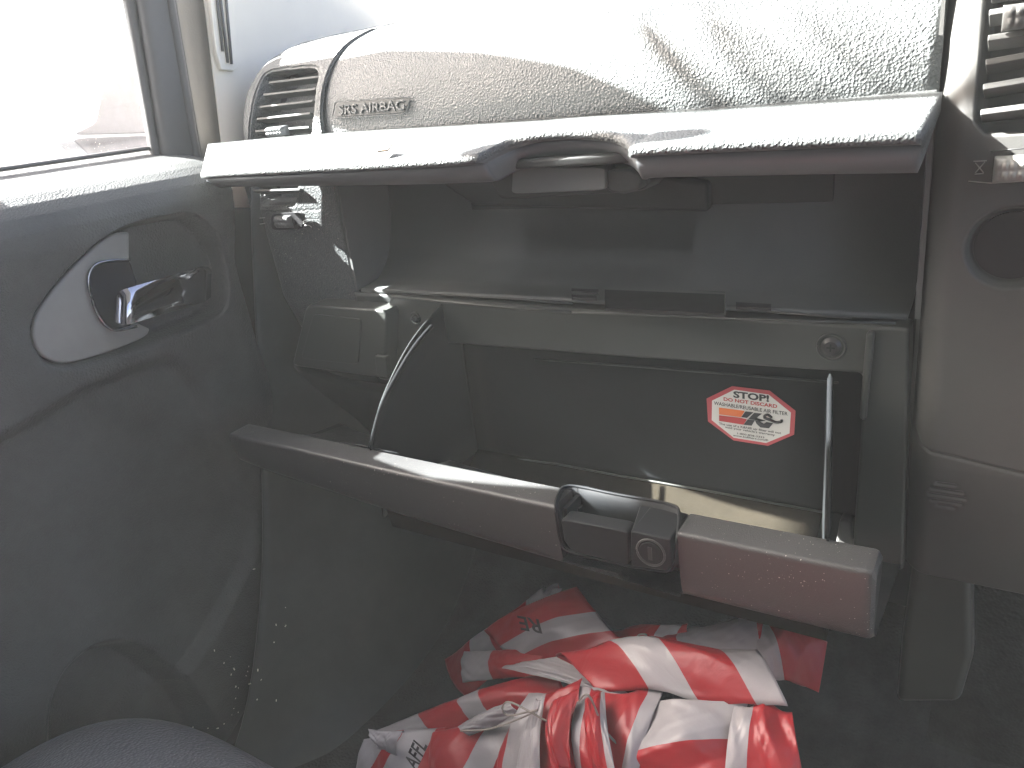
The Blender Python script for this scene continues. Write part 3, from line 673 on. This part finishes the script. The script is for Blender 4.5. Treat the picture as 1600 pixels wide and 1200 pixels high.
# ================================================================== BARRIER TAPE
hz = bpy.data.materials.new('glare_haze'); hz.use_nodes = True; nt = hz.node_tree; nt.nodes.remove(nt.nodes['Principled BSDF'])  # thin volume added in place of a lens glare veil
pv = nt.nodes.new('ShaderNodeVolumePrincipled'); pv.inputs['Density'].default_value = .015; pv.inputs['Color'].default_value = (.95,.97,.95,1); pv.inputs['Anisotropy'].default_value = .1
nt.links.new(pv.outputs[0], [n_ for n_ in nt.nodes if n_.type == 'OUTPUT_MATERIAL'][0].inputs['Volume'])
HAZE = True
if HAZE:
    o = put('haze', box((0,0,-.7), (24,24,3.4)), hz); tag(o, kind='stuff'); o['label'] = 'thin even scattering volume added to stand in for lens glare'
def tape_mat():
    m = bpy.data.materials.new('barrier_film'); m.use_nodes = True; nt = m.node_tree; N = nt.nodes; L = nt.links; b = N['Principled BSDF']
    uv = N.new('ShaderNodeUVMap'); uv.uv_map = 'UVMap'; sx = N.new('ShaderNodeSeparateXYZ'); L.new(uv.outputs[0], sx.inputs[0])
    fr_ = N.new('ShaderNodeMath'); fr_.operation = 'FRACT'; L.new(sx.outputs['X'], fr_.inputs[0])
    gt = N.new('ShaderNodeMath'); gt.operation = 'GREATER_THAN'; gt.inputs[1].default_value = .5; L.new(fr_.outputs[0], gt.inputs[0])
    mx = N.new('ShaderNodeMix'); mx.data_type = 'RGBA'; mx.inputs['A'].default_value = (.33,.020,.027,1); mx.inputs['B'].default_value = (.35,.335,.35,1)
    L.new(gt.outputs[0], mx.inputs['Factor']); L.new(mx.outputs['Result'], b.inputs['Base Color'])
    b.inputs['Roughness'].default_value = .36
    tc = N.new('ShaderNodeTexCoord'); n1 = N.new('ShaderNodeTexNoise'); n1.inputs['Scale'].default_value = 30; n1.inputs['Detail'].default_value = 4; n1.inputs['Distortion'].default_value = 1.2
    L.new(tc.outputs['Object'], n1.inputs['Vector']); bp = N.new('ShaderNodeBump'); bp.inputs['Strength'].default_value = .22; bp.inputs['Distance'].default_value = .006
    L.new(n1.outputs['Fac'], bp.inputs['Height']); L.new(bp.outputs['Normal'], b.inputs['Normal'])
    t = N.new('ShaderNodeBsdfTranslucent'); L.new(mx.outputs['Result'], t.inputs[0]); ms = N.new('ShaderNodeMixShader'); ms.inputs[0].default_value = .25
    out = [n_ for n_ in N if n_.type == 'OUTPUT_MATERIAL'][0]; L.new(b.outputs[0], ms.inputs[1]); L.new(t.outputs[0], ms.inputs[2]); L.new(ms.outputs[0], out.inputs[0])
    return m
MAT['tape'] = tape_mat()
tape = thing('barrier_tape', 'crumpled heap of red and white striped plastic barrier tape on the footwell floor', 'barrier tape', (-.25, -.1, -.6))
def fbm(x, y, s):
    v = 0
    for k, (a, b_, c_, w_) in enumerate([(1.3,.7,.3,1),(2.1,-1.7,1.1,.5),(-3.7,2.9,2.2,.3),(5.3,4.1,.9,.18)]): v = v+w_*np.sin(a*x*3+b_*y*3+c_*s+1.7*np.sin(b_*x*2+s))
    return v
def ribbon(c4, dep, period, shear, phase, bulge=.012, nz=.004, seed=0, name='tape_strip', n=(44, 22)):
    """c4: corner pixels tl,tr,br,bl ; dep: depth Y of each"""
    c = [P(*q, Y=y) for q, y in zip(c4, dep)]; A = np.zeros((n[0]+1, n[1]+1, 3)); UVv = np.zeros((n[0]+1, n[1]+1, 2))
    nn = np.cross(c[1]-c[0], c[3]-c[0]); nn /= np.linalg.norm(nn)
    if nn[1] > 0: nn = -nn
    for i in range(n[0]+1):
        s = i/n[0]
        for j in range(n[1]+1):
            t = j/n[1]
            p = (c[0]*(1-s)+c[1]*s)*(1-t)+(c[3]*(1-s)+c[2]*s)*t
            fold = abs(((s*2.3+t*1.1+seed*.37) % 1)-.5)
            k = bulge*math.sin(math.pi*t)*(.7+.5*math.sin(3*s+seed))+nz*float(fbm(s*2, t*2, seed))+nz*1.6*fold
            A[i, j] = p+nn*k+np.array([.0, 0, .002*float(fbm(s*3, 1, seed+3))*(1 if j in (0, n[1]) else 0)])
            UVv[i, j] = ((s+shear*t)/(period*1.25)+phase, t)
    me = grid(A); uv = me.uv_layers.new(name='UVMap'); b = n[1]+1
    lo = np.zeros(len(me.loops), int); me.loops.foreach_get('vertex_index', lo); uv.data.foreach_set('uv', UVv.reshape(-1, 2)[lo].ravel())
    o = put(name, me, 'tape', tape); solid(o, .0002, 0); return o
RB = [
 # corners, depths, colour flips along s, first colour, shear, bulge
 ([(700,1030),(850,920),(885,960),(735,1090)], (-.07,-.05,-.06,-.09), [.28,.5,.8], 0, .1, .008),
 ([(840,930),(875,912),(905,960),(850,975)], (-.05,-.045,-.06,-.06), [.9], 1, .2, .004),
 ([(960,985),(1075,975),(1080,1045),(975,1050)], (-.075,-.07,-.09,-.10), [.55,.8], 0, .3, .006),
 ([(1045,1000),(1200,955),(1192,1040),(1035,1045)], (-.07,-.06,-.09,-.10), [.22,.97], 0, -.15, .006),
 ([(1180,970),(1292,1003),(1278,1088),(1185,1050)], (-.065,-.06,-.085,-.095), [.30], 1, -.25, .010),
 ([(905,922),(1006,1025),(845,1078),(762,985)], (-.07,-.11,-.12,-.09), [.36,.64], 0, .06, .012),
 ([(727,1020),(856,1012),(848,1062),(726,1066)], (-.10,-.11,-.13,-.12), [.42], 1, .0, .006),
 ([(590,1145),(875,1046),(915,1125),(640,1175)], (-.18,-.13,-.15,-.19), [.26,.50,.61], 1, .05, .014),
 ([(572,1150),(700,1130),(730,1250),(560,1240)], (-.20,-.18,-.21,-.22), [.18,.34,.7], 1, .4, .010),
 ([(690,1140),(850,1112),(810,1255),(680,1255)], (-.185,-.17,-.21,-.215), [.45,.75], 0, .25, .010),
 ([(825,1098),(912,1066),(935,1245),(780,1245)], (-.17,-.165,-.215,-.215), [.10,.44], 0, .0, .012),
 ([(905,1078),(1040,1085),(1000,1245),(915,1245)], (-.17,-.16,-.21,-.215), [.12,.80], 1, .1, .014),
 ([(1030,1100),(975,1245),(1145,1245),(1170,1104)], (-.165,-.21,-.20,-.155), [.50], 1, .2, .010),
 ([(1150,1102),(1238,1110),(1262,1245),(1135,1245)], (-.16,-.155,-.19,-.20), [.30], 1, .1, .008),
 ([(872,1038),(1185,1024),(1238,1120),(935,1086)], (-.135,-.125,-.16,-.17), [.30,.54,.83], 0, -.03, .016),
]
RB += [
 ([(848,952),(868,914),(880,918),(888,958)], (-.06,-.055,-.055,-.065), [2.], 1, 0, .004),
 ([(792,1048),(868,1026),(992,1088),(905,1076)], (-.14,-.135,-.15,-.155), [2.], 1, 0, .006),
 ([(930,1076),(1012,1090),(1000,1100),(962,1112)], (-.168,-.165,-.17,-.172), [2.], 1, 0, .004),
 ([(580,1142),(632,1140),(622,1182),(590,1166)], (-.215,-.21,-.215,-.22), [2.], 1, 0, .005),
 ([(838,1088),(852,1092),(846,1245),(800,1245)], (-.185,-.185,-.225,-.225), [2.], 1, 0, .006),
 ([(862,1100),(905,1078),(900,1200),(872,1215)], (-.185,-.18,-.215,-.22), [2.], 0, 0, .010),
 ([(915,1090),(945,1086),(965,1215),(925,1215)], (-.185,-.18,-.22,-.22), [.75], 0, .1, .012),
 ([(720,1135),(800,1098),(812,1112),(735,1150)], (-.19,-.18,-.185,-.195), [2.], 1, 0, .005),
]
def ribbon2(c4, dep, flips, first, shear, bulge, seed, n=(56, 26)):
    c = [P(*q, Y=y) for q, y in zip(c4, dep)]; A = np.zeros((n[0]+1, n[1]+1, 3)); UVv = np.zeros((n[0]+1, n[1]+1, 2))
    nn = np.cross(c[1]-c[0], c[3]-c[0]); nn /= np.linalg.norm(nn)
    if nn @ (CAM-c[0]) < 0: nn = -nn
    kx = [-9]+list(flips)+[9]; r_ = np.random.default_rng(seed)
    cre = [(r_.uniform(-1, 1), r_.uniform(-1, 1), r_.uniform(-.6, .9), r_.uniform(.0015, .0045)) for _ in range(9)]
    e1, e2 = r_.uniform(.5, 3, 2); csz = min(1, float(np.linalg.norm(c[3]-c[0]))/.06, float(np.linalg.norm(c[1]-c[0]))/.06)
    for i in range(n[0]+1):
        s_ = i/n[0]
        for j in range(n[1]+1):
            t = j/n[1]; p = (c[0]*(1-s_)+c[1]*s_)*(1-t)+(c[3]*(1-s_)+c[2]*s_)*t
            k = bulge*(math.sin(math.pi*t)**.8)*(.6+.4*math.sin(math.pi*s_))
            for a_, b_, c_, h_ in cre:          # sharp film creases
                d_ = a_*(s_-.5)*2+b_*(t-.5)-c_; k += csz*h_*max(0, 1-abs(d_)*2.6)
            k += .0007*float(fbm(s_*2, t*2, seed))
            edge = .0022*math.sin(e1*3*s_+seed)*((t < .02)-(t > .98))
            A[i, j] = p+nn*k+(c[0]-c[3])/np.linalg.norm(c[0]-c[3])*edge
            q = s_+shear*(t-.5); m_ = sum(q > f_ for f_ in flips)
            lo_, hi_ = kx[m_], kx[m_+1]
            lo_ = max(lo_, -1); hi_ = min(hi_, 2)
            UVv[i, j] = (q, t)
    me = grid(A); me.materials.append(MAT['tape'])
    uv = me.uv_layers.new(name='UVMap'); lo = np.zeros(len(me.loops), int); me.loops.foreach_get('vertex_index', lo)
    # piecewise map: every flip sits at a multiple of one half
    q = UVv.reshape(-1, 2)[lo]; fl_ = np.array(flips); xp = np.concatenate([[fl_[0]-.4], fl_, [fl_[-1]+.4]]); fp = (np.arange(len(xp)))*.5+(.0 if first == 0 else .5)
    u_ = np.interp(q[:, 0], xp, fp); u_ = np.where(q[:, 0] < xp[0], fp[0]+.01, u_); u_ = np.where(q[:, 0] > xp[-1], fp[-1]-.01, u_)
    uv.data.foreach_set('uv', np.stack([u_, q[:, 1]], 1).ravel())
    o = put('tape_strip', me, None, tape); solid(o, .0002, 0); return o
for k_, (c4, dep, fl2, first, sh, bu) in enumerate(RB): ribbon2(c4, dep, fl2, first, sh, bu, k_+3)
def bounce_ribbon(c, period, shear, phase, seed):   # unseen strips added below the frame to bounce red sunlight upward
    n = (30, 16); A = np.zeros((n[0]+1, n[1]+1, 3)); U2 = np.zeros((n[0]+1, n[1]+1, 2)); c = [np.array(q) for q in c]
    for i in range(n[0]+1):
        for j in range(n[1]+1):
            s_, t = i/n[0], j/n[1]; p = (c[0]*(1-s_)+c[1]*s_)*(1-t)+(c[3]*(1-s_)+c[2]*s_)*t
            A[i, j] = p+np.array([0, 0, .012*math.sin(math.pi*t)+.004*float(fbm(s_*2, t*2, seed))]); U2[i, j] = ((s_+shear*t)/period+phase, t)
    me = grid(A); uv = me.uv_layers.new(name='UVMap'); lo = np.zeros(len(me.loops), int); me.loops.foreach_get('vertex_index', lo); uv.data.foreach_set('uv', U2.reshape(-1, 2)[lo].ravel())
    solid(put('tape_strip', me, 'tape', tape), .0002, 0)
bounce_ribbon([(-.26,-.33,-.405),(.03,-.32,-.405),(.04,-.46,-.39),(-.26,-.46,-.39)], 1.7, .2, .0, 21)
bounce_ribbon([(-.32,-.40,-.44),(.06,-.38,-.44),(.10,-.56,-.42),(-.30,-.58,-.42)], 1.5, .2, .1, 22)
# twisted string-like ends
for pts in ([(860,1130),(800,1098),(785,1105),(795,1118),(840,1110),(770,1138),(720,1142)], [(905,1095),(915,1085),(925,1095),(945,1140),(975,1170),(1010,1180),(1040,1178),(1070,1215)], [(1003,1012),(993,1003),(998,992),(1010,992),(1008,1005),(1003,1012)]):
    put('twisted_end', tube(cr([P(x, y, Y=-.20 if y > 1050 else -.125) for x, y in pts], 5), .0008, 7, flat=.6), 'cord', tape)
# printed lettering on the film
def letters(s, a, b, Y, h, rot=0):
    p0 = P(*a, Y=Y); p1 = P(*b, Y=Y); d_ = (p1-p0)/np.linalg.norm(p1-p0); nn = np.array([0,-1.,.0]); u_ = np.cross(nn, d_); u_ /= np.linalg.norm(u_)
    return put('printed_letters', text_fit(s, p0, p1, -u_ if rot else u_, (0,-1,0), h, .0002, .02), 'blk', tape)
letters('RE', (842,968), (808,962), -.125, .012)
letters('AFFL', (650,1205), (668,1165), -.232, .010)

# ================================================================== CAR SHELL out of frame (roof, header), added sun blockers, outside
roof = withm(prism([(-.50,-.05,.50),(.95,-.05,.50),(.95,-2.2,.50),(-.50,-2.2,.50)], (0,0,.03)), 'headl')
ro = put('roof_lining', roof, None); tag(ro, 'pale fabric roof lining over the seats', 'roof lining')
bp1 = put('sun_crop_pillar', prism([(-.72,y,z) for y, z in [(-.455,-.02),(-.185,-.02),(-.195,0),(-.232,.02),(-.253,.054),(-.278,.10),(-.287,.15),(-.290,.18),(-.300,.22),(-.31,.62),(-.455,.62)]], (-.02,0,0)), 'rubber')  # unseen pillar; front edge and foot shaped to crop the sun
tag(bp1, 'unseen dark pillar behind the front window, shaped to crop the sun on the glove box', 'door pillar')
ap = put('screen_pillar', prism([(-.72,y,z) for y, z in [(-.025,.13),(-.066,.18),(-.085,.208),(-.146,.348),(-.172,.408),(-.25,.60),(-.24,.60),(-.165,.412),(-.135,.385),(-.098,.335),(-.052,.262),(-.024,.19),(.0,.128)]], (-.03,0,0)), 'rubber')  # pillar outline shaped so its shade crosses the airbag cover
gh = put('sun_block_bar', tube(cr([(-.70,-.216,.308),(-.692,-.224,.33),(-.690,-.238,.378),(-.695,-.246,.405),(-.70,-.248,.412)], 5), .0145, 12), 'rubber')  # unseen bar added to block sun from the lower console
tag(gh, 'unseen dark bar added to keep stray sun off the console', 'sun blocker')
tag(ap, 'dark windscreen pillar above the side window, outline shaped to shade the airbag cover', 'windscreen pillar')
frd = thing('streak_leaves', 'unseen green leaf blades added outside to cast streak shadows on the dash', 'shadow caster', (-1.5, -.4, 1.1))  # unseen leaf blades, traced back along the sun to cast dash streaks
def back(px, py, Y, X=-1.5):
    p = P(px, py, Y=Y); t = (p[0]-X)/SDv[0]; return p-SDv*t
SDv = np.array([.72,.225,-.60]); SDv /= np.linalg.norm(SDv)
STR = [((1000,85),(1075,165),9),((1030,90),(1090,165),8),((1062,110),(1132,168),3.5),((1090,55),(1190,165),10),((1130,90),(1215,165),4),((1165,100),(1275,158),5.5),((1225,118),(1310,160),2.5),((1275,90),(1350,155),4),((1268,68),(1400,150),5),((1350,92),(1470,140),5)]
stem = []
for (a_, b_, w_) in STR:
    A0 = back(a_[0], a_[1]-60, .03); B0 = back(b_[0]+8, b_[1]+10, -.02); d_ = B0-A0; sd = np.cross(d_, SDv); sd /= np.linalg.norm(sd); wd = w_/1200*.62
    mid = (A0+B0)/2; lf = [A0, A0*.7+B0*.3+sd*wd, mid+sd*wd*1.1, A0*.2+B0*.8+sd*wd*.7, B0, A0*.2+B0*.8-sd*wd*.7, mid-sd*wd*1.1, A0*.7+B0*.3-sd*wd]
    put('streak_leaf', prism(lf, tuple(-SDv*.001)), 'green', frd); stem.append(A0)
put('streak_stem', tube([stem[0]+(stem[0]-stem[-1])*.8]+stem+[stem[-1]+(stem[-1]-stem[0])*1.5], .003, 8), 'green', frd)
mir = thing('side_mirror', 'grey exterior door mirror seen through the dusty side window', 'mirror', (-.95, .1, .05))
mh = put('mirror_housing', prism(rnd(PP([(138,-70),(152,0),(166,75),(160,140),(150,192),(112,211),(330,205),(330,-70)], X=-.95), 4, .18), (-.10,.02,0)), 'mirrorm', mir); bevel(mh, .008, 4)
ma = put('mirror_arm', prism(rnd(PP([(112,216),(330,209),(330,300),(160,262)], X=-.93), 3, .1), (-.04,0,0)), 'mirrorm', mir); bevel(ma, .003, 3)
shell = thing('car_shell', 'dark inner body panels and firewall closing the footwell', 'car body', (0, .4, -.3))
put('firewall', box((.15,.44,-.27), (1.8,.02,.72)), 'rubber', shell)
put('cowl_side', box((-.735,.17,-.37), (.02,.56,.66)), 'rubber', shell)
put('driver_side_panel', box((.98,-.6,-.34), (.02,2.0,.64)), 'rubber', shell)
put('door_skin', box((-.735,-.75,-.37), (.02,1.4,.68)), 'rubber', shell)
put('rear_sun_block', box((-.735,-1.08,-.12), (.02,.90,1.2)), 'rubber', shell)  # added opaque panel closing the rear window opening against the sun
put('floor_pan', box((.15,-.6,-.70), (1.8,2.1,.02)), 'rubber', shell)
gnd = put('ground', mesh([(-11,-11,-1.3),(11,-11,-1.3),(11,11,-1.3),(-11,11,-1.3)], [(0,1,2,3)], False), 'outside'); tagS(gnd)
rearp = put('rear_bulkhead', box((0,-1.5,-.1),(2.4,.05,1.2)), 'rubber'); tag(rearp, 'dark rear seat back wall behind the camera', 'seat back')

# ================================================================== LIGHT
W = bpy.data.worlds.new('World'); S.world = W; W.use_nodes = True; nt = W.node_tree
bg = nt.nodes['Background']; sky = nt.nodes.new('ShaderNodeTexSky'); sky.sky_type = 'NISHITA'; sky.sun_disc = False
SD = Vector((.72, .225, -.60)).normalized()       # direction the sunlight travels
tosun = -SD
sky.sun_elevation = math.asin(tosun.z); sky.sun_rotation = math.atan2(tosun.x, tosun.y)
nt.links.new(sky.outputs[0], bg.inputs[0]); bg.inputs[1].default_value = .05; sky.dust_density = 6; sky.air_density = .45; sky.ozone_density = .2
sun = bpy.data.lights.new('sun', 'SUN'); sun.energy = 5; sun.angle = math.radians(.5); sun.color = (1,.985,.955)
so = bpy.data.objects.new('sun', sun); C.objects.link(so); so.rotation_euler = SD.to_track_quat('-Z', 'Y').to_euler()
S.view_settings.view_transform = 'Standard'; S.view_settings.look = 'None'; S.view_settings.gamma = 1
S.view_settings.exposure = 4.2
S.cycles.volume_bounces = 1; S.cycles.max_bounces = 10; S.cycles.diffuse_bounces = 5; S.cycles.transparent_max_bounces = 12
